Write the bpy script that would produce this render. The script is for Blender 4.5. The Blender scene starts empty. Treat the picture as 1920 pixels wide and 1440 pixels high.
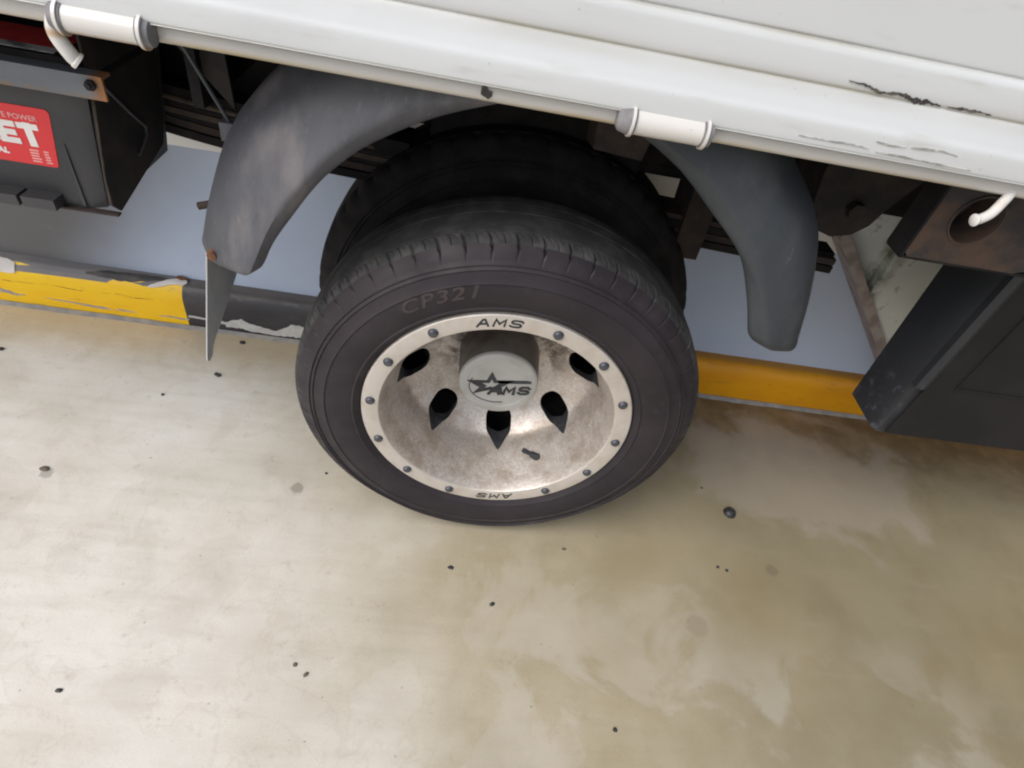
import bpy, bmesh, math, random
from mathutils import Vector, Matrix, noise
S = bpy.context.scene
C = S.collection
PI = math.pi
random.seed(7)

# ---------------------------------------------------------------- camera
cam = bpy.data.cameras.new('camera')
cam_o = bpy.data.objects.new('camera', cam)
C.objects.link(cam_o)
cam.sensor_width = 36.0
cam.lens = 20.812
cam.clip_start = 0.01
cam.clip_end = 200
RT = Vector((0.98603667, 0.01464575, 0.16588307))
DN = Vector((0.12958954, -0.69308756, -0.70910943))
FW = Vector((0.10458605, 0.72070461, -0.68530769))
UP = -DN
RT, DN, FW = [Vector((R_[0], R_[1], R_[2])) for R_ in (
    (0.9860366674574945, 0.01464574807143934, 0.16588306873441366),
    (0.12958953584864416, -0.6930875624226835, -0.7091094295054295),
    (0.10458605369671065, 0.7207046086146603, -0.6853076860022351))]
M = Matrix.Identity(4)
for i in range(3):
    M[i][0] = RT[i]; M[i][1] = -DN[i]; M[i][2] = -FW[i]
M[0][3], M[1][3], M[2][3] = -0.06940685, -0.53788633, 0.85124437
cam_o.matrix_world = M
S.camera = cam_o
# ---------------------------------------------------------------- world, sun, exposure
SUN_EL, SUN_AZ = math.radians(50), math.radians(232)   # azimuth clockwise from +y
w = bpy.data.worlds.new('World'); S.world = w; w.use_nodes = True
nt = w.node_tree
bg = nt.nodes['Background']
sky = nt.nodes.new('ShaderNodeTexSky'); sky.sky_type = 'NISHITA'; sky.sun_disc = False
sky.sun_elevation = SUN_EL; sky.sun_rotation = SUN_AZ
sky.air_density = 1.0; sky.dust_density = 4.0; sky.ozone_density = 1.0
hs = nt.nodes.new('ShaderNodeHueSaturation'); hs.inputs['Saturation'].default_value = 0.6
nt.links.new(sky.outputs[0], hs.inputs['Color'])
nt.links.new(hs.outputs[0], bg.inputs[0])
bg.inputs[1].default_value = 0.12
sl = bpy.data.lights.new('sun', 'SUN'); sl.energy = 1.4; sl.angle = math.radians(45); sl.color = (1.0, 0.985, 0.965)
so = bpy.data.objects.new('sun', sl); C.objects.link(so)
sd = Vector((math.sin(SUN_AZ) * math.cos(SUN_EL), math.cos(SUN_AZ) * math.cos(SUN_EL), math.sin(SUN_EL)))
so.rotation_euler = sd.to_track_quat('Z', 'Y').to_euler()
so.location = sd * 5
S.view_settings.view_transform = 'Standard'; S.view_settings.look = 'None'
S.view_settings.gamma = 1; S.view_settings.use_curve_mapping = False
S.view_settings.exposure = 0.35
S.render.engine = 'CYCLES'
S.cycles.max_bounces = 8
S.cycles.filter_width = 2.1

# ---------------------------------------------------------------- materials
class NT:
    def __init__(s, name):
        s.m = bpy.data.materials.new(name); s.m.use_nodes = True
        s.t = s.m.node_tree; s.b = s.t.nodes['Principled BSDF']
        s.tc = s.t.nodes.new('ShaderNodeTexCoord')
    def n(s, typ, **kw):
        o = s.t.nodes.new(typ)
        for k, v in kw.items(): setattr(o, k, v)
        return o
    def l(s, a, b): s.t.links.new(a, b)
    def noise(s, scale, detail=6, rough=0.55, dist=0.0, stretch=(1, 1, 1), off=(0, 0, 0)):
        mp = s.n('ShaderNodeMapping'); mp.inputs['Scale'].default_value = stretch; mp.inputs['Location'].default_value = off
        s.l(s.tc.outputs['Object'], mp.inputs[0])
        t = s.n('ShaderNodeTexNoise'); t.inputs['Scale'].default_value = scale; t.inputs['Detail'].default_value = detail
        t.inputs['Roughness'].default_value = rough; t.inputs['Distortion'].default_value = dist
        s.l(mp.outputs[0], t.inputs['Vector']); return t.outputs['Fac']
    def ramp(s, fac, lo, hi, smooth=True):
        r = s.n('ShaderNodeMapRange'); r.interpolation_type = 'SMOOTHSTEP' if smooth else 'LINEAR'
        r.inputs['From Min'].default_value = lo; r.inputs['From Max'].default_value = hi
        s.l(fac, r.inputs['Value']); return r.outputs[0]
    def mix(s, fac, a, b, typ='MIX'):
        x = s.n('ShaderNodeMix', data_type='RGBA', blend_type=typ)
        if isinstance(fac, float): x.inputs['Factor'].default_value = fac
        else: s.l(fac, x.inputs['Factor'])
        for v, i in ((a, 6), (b, 7)):
            if isinstance(v, tuple): x.inputs[i].default_value = (*v, 1)
            else: s.l(v, x.inputs[i])
        return x.outputs[2]
    def math(s, op, a, b=0.0, clamp=False):
        x = s.n('ShaderNodeMath', operation=op); x.use_clamp = clamp
        for v, i in ((a, 0), (b, 1)):
            if isinstance(v, (int, float)): x.inputs[i].default_value = v
            else: s.l(v, x.inputs[i])
        return x.outputs[0]
    def sep(s):
        x = s.n('ShaderNodeSeparateXYZ'); s.l(s.tc.outputs['Object'], x.inputs[0]); return x.outputs
    def col(s, c):
        if isinstance(c, tuple): s.b.inputs['Base Color'].default_value = (*c, 1)
        else: s.l(c, s.b.inputs['Base Color'])
    def rough(s, v):
        if isinstance(v, float): s.b.inputs['Roughness'].default_value = v
        else: s.l(v, s.b.inputs['Roughness'])
    def bump(s, h, strength=0.2, dist=0.001):
        x = s.n('ShaderNodeBump'); x.inputs['Strength'].default_value = strength; x.inputs['Distance'].default_value = dist
        s.l(h, x.inputs['Height']); s.l(x.outputs[0], s.b.inputs['Normal'])

def simple(name, a, b, scale=20, lo=.4, hi=.65, rough=.5, metal=0., bump=.15, bscale=200, stretch=(1, 1, 1), spec=None, bd=.0006):
    n = NT(name)
    n.col(n.mix(n.ramp(n.noise(scale, stretch=stretch), lo, hi), a, b))
    n.rough(rough); n.b.inputs['Metallic'].default_value = metal
    if spec is not None: n.b.inputs['Specular IOR Level'].default_value = spec
    if bump: n.bump(n.noise(bscale, 3), bump, bd)
    return n.m

MT = {}
# white vehicle paint with faint dirt, and crease shade put into the colour
def white_paint(name, dirt_shade_z=None, base=(.63, .648, .660), dirt=(.36, .345, .28)):
    n = NT(name)
    c = n.mix(n.ramp(n.noise(6, 8), .45, .8), base, tuple(v * .9 for v in base))
    c = n.mix(n.math('MULTIPLY', n.ramp(n.noise(60, 6, stretch=(.2, 1, 1)), .58, .8), .35), c, dirt)
    c = n.mix(n.math('MULTIPLY', n.ramp(n.noise(190, 3, .6, off=(1, 1, 1)), .71, .76), .45), c, (.30, .27, .22))
    z = n.sep()[2]
    for (zc, wd, am) in (dirt_shade_z or []):
        d = n.math('ABSOLUTE', n.math('SUBTRACT', z, zc))
        m_ = n.ramp(d, wd, 0.0)
        m_ = n.math('MULTIPLY', m_, n.math('MULTIPLY', n.ramp(n.noise(25, 6, stretch=(.25, 1, 1)), .2, .7), am))
        c = n.mix(m_, c, dirt)  # narrow bands are dirt, broad ones crease shade in the same tint
    n.col(c); n.rough(.32); n.bump(n.noise(9, 2), .12, .002)
    n.b.inputs['Coat Weight'].default_value = .25; n.b.inputs['Coat Roughness'].default_value = .15
    return n.m
MT['white'] = white_paint('white_body_paint', [(.7435, .0028, .8), (.7415, .013, .40), (.7712, .0025, .9), (.7705, .006, .35), (.701, .003, .6)])  # narrow bands are dirt; broad ones put shade below the creases into the paint
MT['rail'] = white_paint('dirty_white_rail', [(.687, .006, 1.0), (.701, .004, .5)], (.56, .545, .525), (.42, .33, .17))
MT['hinge'] = white_paint('hinge_white', [(.6845, .005, .9)], (.66, .64, .61), (.45, .28, .13))
MT['scratch'] = simple('bare_dark_scratch', (.045, .04, .04), (.16, .15, .13), 90, rough=.8)
MT['scuff'] = simple('grey_scuff', (.28, .28, .26), (.55, .55, .52), 120, rough=.8)
MT['greyrub'] = simple('grey_washer', (.16, .16, .17), (.24, .23, .24), 80, rough=.7)
# fender plastic
def fender_mat(name, a, b, dust=(.24, .22, .22), amt=.55):
    n = NT(name)
    c = n.mix(n.ramp(n.noise(7, 6), .35, .7), a, b)
    c = n.mix(n.math('MULTIPLY', n.ramp(n.noise(14, 8, .6, stretch=(1, 1, .3)), .52, .75), amt), c, dust)
    c = n.mix(n.math('MULTIPLY', n.ramp(n.noise(75, 4, .6, stretch=(1, 1, .6)), .70, .76), .35), c, (.30, .28, .26))
    c = n.mix(n.math('MULTIPLY', n.ramp(n.noise(40, 7, .7, off=(2, 0, 1)), .52, .72), .35), c, tuple(v * .55 for v in a))
    c = n.mix(n.math('MULTIPLY', n.ramp(n.noise(160, 4, .7, stretch=(1, 1, .12)), .60, .72), .35), c, dust)
    n.col(c); n.rough(.55); n.bump(n.noise(320, 3), .3, .0006); return n.m
MT['fender'] = fender_mat('dusty_grey_plastic', (.060, .064, .076), (.092, .094, .108))
MT['fender2'] = fender_mat('shaded_grey_plastic', (.042, .049, .058), (.062, .070, .080), (.12, .12, .12), .3)  # same plastic toned darker: the right fender's shade is put into its colour
MT['flap'] = simple('dusty_rubber_flap', (.40, .41, .43), (.48, .47, .46), 30, rough=.75, bump=.3)
# tyre
n = NT('worn_tyre_rubber')
c = n.mix(n.ramp(n.noise(9, 5), .35, .7), (.023, .019, .023), (.036, .029, .034))
c = n.mix(n.math('MULTIPLY', n.ramp(n.noise(60, 7, .65), .5, .8), .35), c, (.075, .062, .060))
n.col(c); n.rough(n.ramp(n.noise(30, 4), -.4, 1.2)); n.rough(.68); n.b.inputs['Specular IOR Level'].default_value = .3; n.bump(n.noise(260, 5, .7), .35, .0007)
MT['tyre'] = n.m
MT['tread'] = simple('dusty_tread_rubber', (.040, .040, .041), (.070, .068, .067), 40, rough=.8, bump=.5, bscale=500, spec=.3)
MT['tyretext'] = simple('raised_sidewall_lettering', (.048, .036, .037), (.062, .048, .048), 80, rough=.6)
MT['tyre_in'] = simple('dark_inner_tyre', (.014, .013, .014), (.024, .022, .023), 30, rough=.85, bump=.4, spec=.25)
# rim: cast, blasted barrel with brake dust
n = NT('cast_alloy_with_brake_dust')
g = n.noise(260, 4, .8)
c = n.mix(n.ramp(g, .3, .75), (.52, .475, .435), (.78, .74, .70))
c = n.mix(n.math('MULTIPLY', n.ramp(n.noise(26, 9, .72, .2), .42, .66), .6), c, (.36, .27, .19))
x, y, z = n.sep()
# soot around the hub (radial, dirty upper half of the disc)
rr = n.n('ShaderNodeVectorMath', operation='DISTANCE'); n.l(n.tc.outputs['Object'], rr.inputs[0]); rr.inputs[1].default_value = (0.0, .13, .322)
soot = n.math('MULTIPLY', n.ramp(rr.outputs['Value'], .145, .085), n.ramp(n.noise(24, 8, .7, .4), .38, .58))
c = n.mix(n.math('MULTIPLY', soot, .85), c, (.05, .038, .03))
n.col(c); n.b.inputs['Metallic'].default_value = .65
n.rough(n.math('ADD', n.math('MULTIPLY', n.noise(30, 6), .35), .27)); n.bump(g, .5, .0012)
MT['rim'] = n.m
n = NT('machined_rim_lip')
c = n.mix(n.ramp(n.noise(40, 6), .4, .7), (.66, .615, .57), (.58, .53, .47))
c = n.mix(n.math('MULTIPLY', n.ramp(n.noise(90, 6, .7), .60, .75), .5), c, (.42, .36, .28))
n.col(c); n.b.inputs['Metallic'].default_value = .45; n.rough(.42); n.bump(n.noise(300, 3), .15, .0004)
MT['lip'] = n.m
MT['cap'] = simple('satin_silver_cap', (.42, .42, .405), (.36, .355, .34), 25, rough=.42, metal=.1, bump=.06)
MT['capside'] = simple('worn_cap_side', (.20, .185, .17), (.13, .11, .095), 20, rough=.42, metal=.45, bump=.1)
MT['ink'] = simple('black_lettering', (.022, .024, .028), (.04, .042, .048), 90, rough=.55, bump=.05)
MT['bolt'] = simple('dark_grey_rivet', (.06, .065, .08), (.10, .10, .115), 200, rough=.5, metal=.3)
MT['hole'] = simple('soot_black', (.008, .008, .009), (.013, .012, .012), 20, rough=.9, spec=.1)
MT['under'] = simple('underbody_black', (.011, .010, .011), (.022, .019, .018), 20, rough=.85, bump=.3, spec=.25)
MT['undergrey'] = simple('grimy_dark_steel', (.028, .026, .026), (.05, .04, .034), 22, rough=.8, bump=.4, spec=.3)
MT['rustdark'] = simple('dark_rusty_steel', (.026, .019, .017), (.050, .033, .026), 35, rough=.85, bump=.6, bscale=120)
MT['rust'] = simple('orange_rust', (.20, .085, .035), (.11, .05, .03), 60, rough=.85, bump=.6, bscale=150)
MT['ochre'] = simple('ochre_leaf_edge', (.075, .055, .036), (.04, .03, .024), 40, rough=.8)
MT['batcase'] = simple('charcoal_battery_plastic', (.042, .043, .046), (.053, .053, .056), 12, rough=.5, bump=.3, bscale=500)
MT['red'] = simple('red_label', (.68, .028, .034), (.60, .025, .03), 15, rough=.38, bump=0)
MT['reddark'] = simple('dusty_red_label', (.85, .07, .07), (.70, .05, .05), 50, rough=.6, bump=0)
MT['whiteink'] = simple('white_print', (.82, .80, .78), (.74, .72, .70), 40, rough=.5, bump=0)
MT['pinkink'] = simple('pale_pink_print', (.80, .40, .38), (.72, .33, .32), 60, rough=.5, bump=0)
MT['dirtywhite'] = simple('smudged_white_print', (.70, .68, .66), (.25, .25, .25), 60, .42, .6, rough=.6, bump=0)
n = NT('grey_strap_steel_with_rust')
c = n.mix(n.ramp(n.noise(18, 6, stretch=(.4, 1, 1)), .35, .7), (.15, .165, .19), (.20, .21, .225))
z = n.sep()[2]
c = n.mix(n.math('MULTIPLY', n.ramp(z, .607, .6015), n.ramp(n.noise(50, 6), .35, .6)), c, (.24, .16, .09))
xx = n.sep()[0]
c = n.mix(n.math('MULTIPLY', n.ramp(xx, -.428, -.412), n.ramp(n.noise(70, 6), .3, .55)), c, (.35, .16, .06))
n.col(c); n.rough(.6); n.b.inputs['Metallic'].default_value = .2; n.bump(n.noise(150, 5), .4, .001)
MT['strap'] = n.m
n = NT('scuffed_black_plastic')
c = n.mix(n.ramp(n.noise(8, 6), .35, .7), (.018, .020, .024), (.025, .027, .032))
z = n.sep()[2]
c = n.mix(n.math('MULTIPLY', n.ramp(z, .42, .36), n.ramp(n.noise(55, 8, .7), .50, .80)), c, (.10, .11, .135))
n.col(c); n.rough(.5); n.bump(n.noise(220, 4), .3, .0006)
MT['boxplastic'] = n.m
MT['boxfront'] = simple('matt_black_plastic', (.012, .012, .013), (.018, .017, .018), 9, rough=.65, bump=.3, bscale=260, spec=.3)
n = NT('rusty_bracket_steel')
c = n.mix(n.ramp(n.noise(22, 7, .6), .38, .62), (.026, .024, .025), (.075, .046, .032))
n.col(c); n.rough(.8); n.bump(n.noise(130, 6), .5, .001)
MT['bracket'] = n.m
# kerb paints
def kerb_paint(name, a, b, dirt, top_dirt):
    n = NT(name)
    c = n.mix(n.ramp(n.noise(12, 6, stretch=(.4, 1, 1)), .4, .7), a, b)
    c = n.mix(n.math('MULTIPLY', n.ramp(n.noise(55, 7, .7, stretch=(.35, 1, 1)), .56, .74), .6), c, dirt)
    y = n.sep()[1]
    t = n.math('ADD', y, n.math('MULTIPLY', n.noise(20, 6), .012))
    c = n.mix(n.math('MULTIPLY', n.ramp(t, .407, .428), top_dirt), c, dirt)
    n.col(c); n.rough(.42); n.bump(n.noise(90, 5), .3, .001); return n.m
MT['yellow'] = kerb_paint('yellow_kerb_paint', (.96, .62, .012), (.94, .53, .01), (.42, .22, .05), .0)
MT['yellow_shaded'] = kerb_paint('shaded_grimy_yellow_paint', (.80, .36, .004), (.72, .30, .004), (.24, .13, .04), .75)  # same yellow darkened for the shade right of the wheel, plus grime on top
MT['dirtyyellow'] = simple('dirt_on_yellow', (.45, .20, .03), (.30, .14, .03), 60)
MT['black'] = kerb_paint('black_kerb_paint', (.035, .035, .042), (.06, .058, .062), (.16, .145, .13), .9)
MT['kerbgrey'] = simple('worn_grey_kerb_top', (.17, .165, .17), (.25, .23, .22), 16, rough=.6, bump=.4, bscale=90, stretch=(.3, 1, 1))
MT['kerbdark'] = simple('black_smear', (.045, .043, .043), (.08, .075, .07), 30, rough=.6)
MT['primer'] = simple('pale_primer', (.50, .51, .49), (.60, .60, .58), 50, rough=.6, bump=.3)
MT['primer2'] = simple('grey_primer_line', (.34, .31, .30), (.46, .40, .36), 70, rough=.7)
MT['flake'] = simple('curled_flake_white', (.66, .62, .60), (.74, .70, .68), 40, rough=.5)
MT['sealant'] = simple('grey_cement_bead', (.24, .235, .23), (.33, .31, .28), 40, rough=.8, bump=.5)
# wall
n = NT('two_tone_wall_paint')
c = n.mix(n.ramp(n.noise(3, 4), .35, .7), (.48, .565, .73), (.52, .605, .77))
x, y, z = n.sep()
edge = n.math('ADD', z, n.math('MULTIPLY', n.noise(30, 4), .004))
# shade on the left below the battery, put into the wall colour, soft-edged
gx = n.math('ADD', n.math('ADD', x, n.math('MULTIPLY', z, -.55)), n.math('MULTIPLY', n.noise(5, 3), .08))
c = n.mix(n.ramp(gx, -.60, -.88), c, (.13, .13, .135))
c = n.mix(n.ramp(edge, .3705, .3725), c, (.78, .77, .75))
c = n.mix(n.math('MULTIPLY', n.ramp(n.noise(26, 7, .65), .58, .8), .25), c, (.30, .32, .36))
n.col(c); n.rough(.4); n.bump(n.noise(60, 4), .15, .001)
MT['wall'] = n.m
n = NT('white_pier_with_green_mould')
c = n.mix(n.ramp(n.noise(14, 6), .35, .75), (.78, .81, .80), (.70, .74, .73))
x, y, z = n.sep()
mo = n.math('ABSOLUTE', n.math('SUBTRACT', x, .672))
mo = n.math('MULTIPLY', n.ramp(mo, .030, .0), n.ramp(n.noise(24, 8, .7), .36, .66))
c = n.mix(mo, c, (.17, .19, .11))
c = n.mix(n.math('MULTIPLY', n.ramp(n.noise(34, 6, .6, off=(3, 1, 2)), .60, .70), .7), c, (.25, .27, .22))
n.col(c); n.rough(.6); n.bump(n.noise(80, 5), .3, .001)
MT['pier'] = n.m
MT['trim'] = simple('brown_grey_trim', (.42, .36, .36), (.27, .22, .21), 22, .42, .62, rough=.6, bump=.4)
MT['pebble'] = simple('black_grit', (.015, .016, .018), (.05, .05, .055), 300, rough=.5)
MT['pebble_brown'] = simple('brown_grit', (.10, .08, .06), (.16, .13, .10), 300, rough=.7)

# ground: worn, stained resin floor
n = NT('stained_resin_floor')
x, y, z = n.sep()
def lin(a, b, cc, nscale, namp):
    v = n.math('ADD', n.math('MULTIPLY', x, a), n.math('MULTIPLY', y, b))
    return n.math('ADD', n.math('ADD', v, cc), n.math('MULTIPLY', n.math('SUBTRACT', n.noise(nscale, 6, .6), .5), namp))
cream = n.mix(n.ramp(n.noise(5, 6), .35, .7), (.78, .76, .71), (.69, .665, .60))
beige = n.mix(n.ramp(n.noise(6, 8, .6), .35, .68), (.44, .385, .275), (.375, .325, .215))
olive = n.mix(n.ramp(n.noise(7, 7, .6), .35, .7), (.265, .232, .148), (.225, .192, .115))
c = n.mix(n.ramp(lin(1, .25, .0, 3, .50), -.52, .10), cream, beige)  # pale left to brown right: real grime plus light falloff put into the colour
c = n.mix(n.ramp(lin(1, .35, .0, 3, .40), -.02, .65), c, olive)
# long faint squeegee streaks
st = n.noise(40, 4, .6, stretch=(.12, 1, 1))
c = n.mix(n.math('MULTIPLY', n.ramp(st, .40, .75), .34), c, n.mix(.5, c, (.30, .25, .17)))
st2 = n.noise(34, 5, .6, stretch=(.14, 1, 1), off=(4, 2, 0))
c = n.mix(n.math('MULTIPLY', n.ramp(st2, .55, .8), .10), c, (.52, .48, .42))
# yellow-brown grime band along the kerb
kb = n.ramp(n.math('ADD', y, n.math('MULTIPLY', n.math('SUBTRACT', n.noise(9, 7, .65), .5), .22)), .24, .38)
c = n.mix(n.math('MULTIPLY', kb, .55), c, n.mix(n.ramp(x, -.1, .45), (.46, .33, .14), (.17, .115, .055)))
kb2 = n.math('MULTIPLY', n.ramp(n.math('ADD', y, n.math('MULTIPLY', n.math('SUBTRACT', n.noise(16, 8, .7), .5), .2)), .12, .34), n.ramp(x, .2, .5))
c = n.mix(n.math('MULTIPLY', kb2, .72), c, n.mix(n.ramp(n.noise(20, 7), .4, .65), (.13, .088, .05), (.23, .175, .10)))
gr = n.noise(380, 4, .75)
c = n.mix(n.math('MULTIPLY', n.ramp(gr, .35, .75), .22), c, n.mix(.6, c, (.12, .09, .06)))
mk = n.noise(46, 8, .72, off=(1, 6, 0))
c = n.mix(n.math('MULTIPLY', n.ramp(mk, .54, .74), .30), c, (.26, .20, .13))
# crisp edged drying marks: thresholded warped noise, in two tones
m1 = n.noise(6.0, 6, .56, .6, off=(1.3, .4, 0))
m1b = n.ramp(m1, .49, .60)
low = n.ramp(lin(-.25, -1, 0, 4, .3), -.06, .16)
c = n.mix(n.math('MULTIPLY', n.math('MULTIPLY', m1b, low), .26), c, (.60, .57, .53))
edge1 = n.ramp(n.math('ABSOLUTE', n.math('SUBTRACT', m1, .525)), .014, .0)
c = n.mix(n.math('MULTIPLY', n.math('MULTIPLY', edge1, low), .10), c, (.28, .22, .14))
m2 = n.noise(11, 9, .6, .8, off=(7, 3, 0))
c = n.mix(n.math('MULTIPLY', n.ramp(m2, .50, .66), .13), c, (.30, .245, .16))
c = n.mix(n.math('MULTIPLY', n.ramp(n.noise(3.3, 8, .6, .3, off=(2, 9, 0)), .44, .70), .18), c, (.36, .25, .12))
# grey-mauve scraped patch on the right, beyond the tyre
px = n.math('MULTIPLY', n.math('SUBTRACT', x, .66), 3.3); py = n.math('MULTIPLY', n.math('SUBTRACT', y, .20), 5.8)
pd = n.math('ADD', n.math('SQRT', n.math('ADD', n.math('MULTIPLY', px, px), n.math('MULTIPLY', py, py))), n.math('MULTIPLY', n.math('SUBTRACT', n.noise(9, 5, .55, .6), .5), 1.6))
pm = n.ramp(pd, 1.0, .66)
c = n.mix(n.math('MULTIPLY', pm, .50), c, (.37, .32, .27))
# dry splash near left of the tyre and fine specks
for (sx, sy, sr, cc) in ((-.294, .043, .013, (.22, .18, .14)), (-.67, .02, .012, (.27, .27, .24)), (.36, -.13, .022, (.27, .23, .17)), (.52, -.02, .014, (.17, .14, .10))):
    dd = n.n('ShaderNodeVectorMath', operation='DISTANCE'); n.l(n.tc.outputs['Object'], dd.inputs[0]); dd.inputs[1].default_value = (sx, sy, 0)
    dv = n.math('ADD', dd.outputs['Value'], n.math('MULTIPLY', n.math('SUBTRACT', n.noise(90, 4), .5), .012))
    c = n.mix(n.math('MULTIPLY', n.ramp(dv, sr, sr * .6), .6), c, cc)
c = n.mix(n.math('MULTIPLY', n.ramp(n.noise(120, 3, .5, off=(5, 5, 0)), .72, .77), .6), c, (.16, .13, .10))
vo = n.n('ShaderNodeTexVoronoi'); vo.inputs['Scale'].default_value = 26; n.l(n.tc.outputs['Object'], vo.inputs['Vector'])
c = n.mix(n.math('MULTIPLY', n.ramp(vo.outputs['Distance'], .06, .03), .35), c, (.17, .14, .11))
n.col(c)
n.rough(n.math('ADD', n.math('MULTIPLY', n.noise(8, 7), .35), .25)); n.bump(n.noise(70, 8, .6), .18, .0012)
n.b.inputs['Specular IOR Level'].default_value = .4
MT['ground'] = n.m

# ---------------------------------------------------------------- mesh helpers
def new_obj(name, verts, faces, mat, parent=None, smooth=False, mats=None, midx=None):
    me = bpy.data.meshes.new(name); me.from_pydata([tuple(v) for v in verts], [], faces)
    for m_ in (mats or [mat]): me.materials.append(MT[m_] if isinstance(m_, str) else m_)
    if midx: me.polygons.foreach_set('material_index', midx)
    if smooth: me.polygons.foreach_set('use_smooth', [True] * len(me.polygons))
    me.update()
    o = bpy.data.objects.new(name, me); C.objects.link(o)
    if parent:
        o.parent = parent; o.matrix_parent_inverse = Matrix.Translation(-wloc(parent))
    return o
def wloc(o):
    p = Vector((0, 0, 0))
    while o: p = p + (o.location if o.type == 'EMPTY' else Vector((0, 0, 0))) if o.get('isroot') else p; o = None
    return p
def empty(name, loc, parent=None):
    o = bpy.data.objects.new(name, None); C.objects.link(o)
    o.empty_display_size = .05
    if parent: o.parent = parent
    return o
def bm_obj(name, bm, mat, parent=None, smooth=False, bevel=0, seg=2):
    if bevel:
        bmesh.ops.bevel(bm, geom=[e for e in bm.edges if len(e.link_faces) == 2 and e.calc_face_angle(0) > .5], offset=bevel, segments=seg, affect='EDGES', profile=.5)
    bmesh.ops.recalc_face_normals(bm, faces=bm.faces)
    me = bpy.data.meshes.new(name); bm.to_mesh(me); bm.free()
    me.materials.append(MT[mat])
    if smooth:
        me.polygons.foreach_set('use_smooth', [True] * len(me.polygons))
        me.set_sharp_from_angle(angle=math.radians(38))
    o = bpy.data.objects.new(name, me); C.objects.link(o)
    if parent: o.parent = parent
    return o
def add_box(bm, a, b, rot=None, piv=None):
    vs = [bm.verts.new((x, y, z)) for x in (a[0], b[0]) for y in (a[1], b[1]) for z in (a[2], b[2])]
    for f in ((0, 1, 3, 2), (4, 6, 7, 5), (0, 4, 5, 1), (2, 3, 7, 6), (0, 2, 6, 4), (1, 5, 7, 3)):
        bm.faces.new([vs[i] for i in f])
    if rot: bmesh.ops.rotate(bm, verts=vs, cent=piv, matrix=rot)
    return vs
def box(name, a, b, mat, parent=None, bevel=.002, rot=None, piv=None):
    bm = bmesh.new(); add_box(bm, a, b, rot, piv)
    return bm_obj(name, bm, mat, parent, True, bevel)
def hexa(name, lo, hi, mat, parent=None, bevel=.002):
    """lo, hi: two matching closed polygons (lists of points)"""
    bm = bmesh.new(); A = [bm.verts.new(p) for p in lo]; B = [bm.verts.new(p) for p in hi]; k = len(A)
    bm.faces.new(A); bm.faces.new(B[::-1])
    for i in range(k): bm.faces.new((A[i], B[i], B[(i + 1) % k], A[(i + 1) % k]))
    return bm_obj(name, bm, mat, parent, True, bevel)
def tube(name, pts, r, mat, parent=None, seg=20, cap=True, radii=None):
    pts = [Vector(p) for p in pts]; V = []; F = []
    up = Vector((0, 0, 1)); t0 = (pts[1] - pts[0]).normalized()
    if abs(t0.dot(up)) > .9: up = Vector((0, 1, 0))
    nrm = t0.cross(up).normalized()
    for i, p in enumerate(pts):
        t = (pts[min(i + 1, len(pts) - 1)] - pts[max(i - 1, 0)]).normalized()
        nrm = (nrm - t * nrm.dot(t)).normalized(); bi = t.cross(nrm)
        rad = radii[i] if radii else r
        for k in range(seg):
            a = 2 * PI * k / seg; V.append(p + (nrm * math.cos(a) + bi * math.sin(a)) * rad)
    for i in range(len(pts) - 1):
        for k in range(seg):
            a = i * seg + k; b = i * seg + (k + 1) % seg; F.append((a, b, b + seg, a + seg))
    if cap: F.append(tuple(range(seg))[::-1]); F.append(tuple(range((len(pts) - 1) * seg, len(pts) * seg)))
    o = new_obj(name, V, F, mat, parent, True)
    o.data.set_sharp_from_angle(angle=math.radians(40)); return o
def catmull(P, n):
    P = [Vector(p) for p in P]; P = [2 * P[0] - P[1]] + P + [2 * P[-1] - P[-2]]; out = []
    k = len(P) - 3
    for i in range(n + 1):
        t = i / n * k; j = min(int(t), k - 1); u = t - j
        a, b, c_, d = P[j:j + 4]
        out.append(.5 * ((2 * b) + (c_ - a) * u + (2 * a - 5 * b + 4 * c_ - d) * u * u + (3 * b - a - 3 * c_ + d) * u ** 3))
    return out
def lathe(name, prof, c, mat, parent=None, seg=180, closed=False, mats=None, midx=None, smooth=True, fn=None, sharp=38):
    """prof: (r, y) list revolved about the y axis through c"""
    V = []; F = []; MI = []; k = len(prof)
    for i in range(seg):
        a = 2 * PI * i / seg
        for j, (r, y) in enumerate(prof):
            rr_, yy, aa = fn(r, y, a, j) if fn else (r, y, a)
            V.append((c[0] + rr_ * math.cos(aa), c[1] + yy, c[2] + rr_ * math.sin(aa)))
    kk = k if closed else k - 1
    for i in range(seg):
        i2 = (i + 1) % seg
        for j in range(kk):
            j2 = (j + 1) % k
            F.append((i * k + j, i * k + j2, i2 * k + j2, i2 * k + j)); MI.append(midx[j] if midx else 0)
    o = new_obj(name, V, F, mat, parent, smooth, mats, MI if midx else None)
    if smooth: o.data.set_sharp_from_angle(angle=math.radians(sharp))
    return o
def text_mesh(txt, size, offset=0.0, shear=0.0, spacing=1.0, sx=1.0):
    cu = bpy.data.curves.new('t', 'FONT'); cu.body = txt; cu.size = size; cu.offset = offset; cu.shear = shear
    cu.space_character = spacing; cu.align_x = 'CENTER'; cu.align_y = 'CENTER'; cu.resolution_u = 4
    o = bpy.data.objects.new('t', cu); C.objects.link(o)
    me = bpy.data.meshes.new_from_object(o.evaluated_get(bpy.context.evaluated_depsgraph_get()))
    V = [(v.co.x * sx, v.co.y) for v in me.vertices]; F = [tuple(p.vertices) for p in me.polygons]
    bpy.data.objects.remove(o); bpy.data.meshes.remove(me)
    ys = [v[1] for v in V]; mid = (max(ys) + min(ys)) / 2
    return [(a, b - mid) for a, b in V], F
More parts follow.
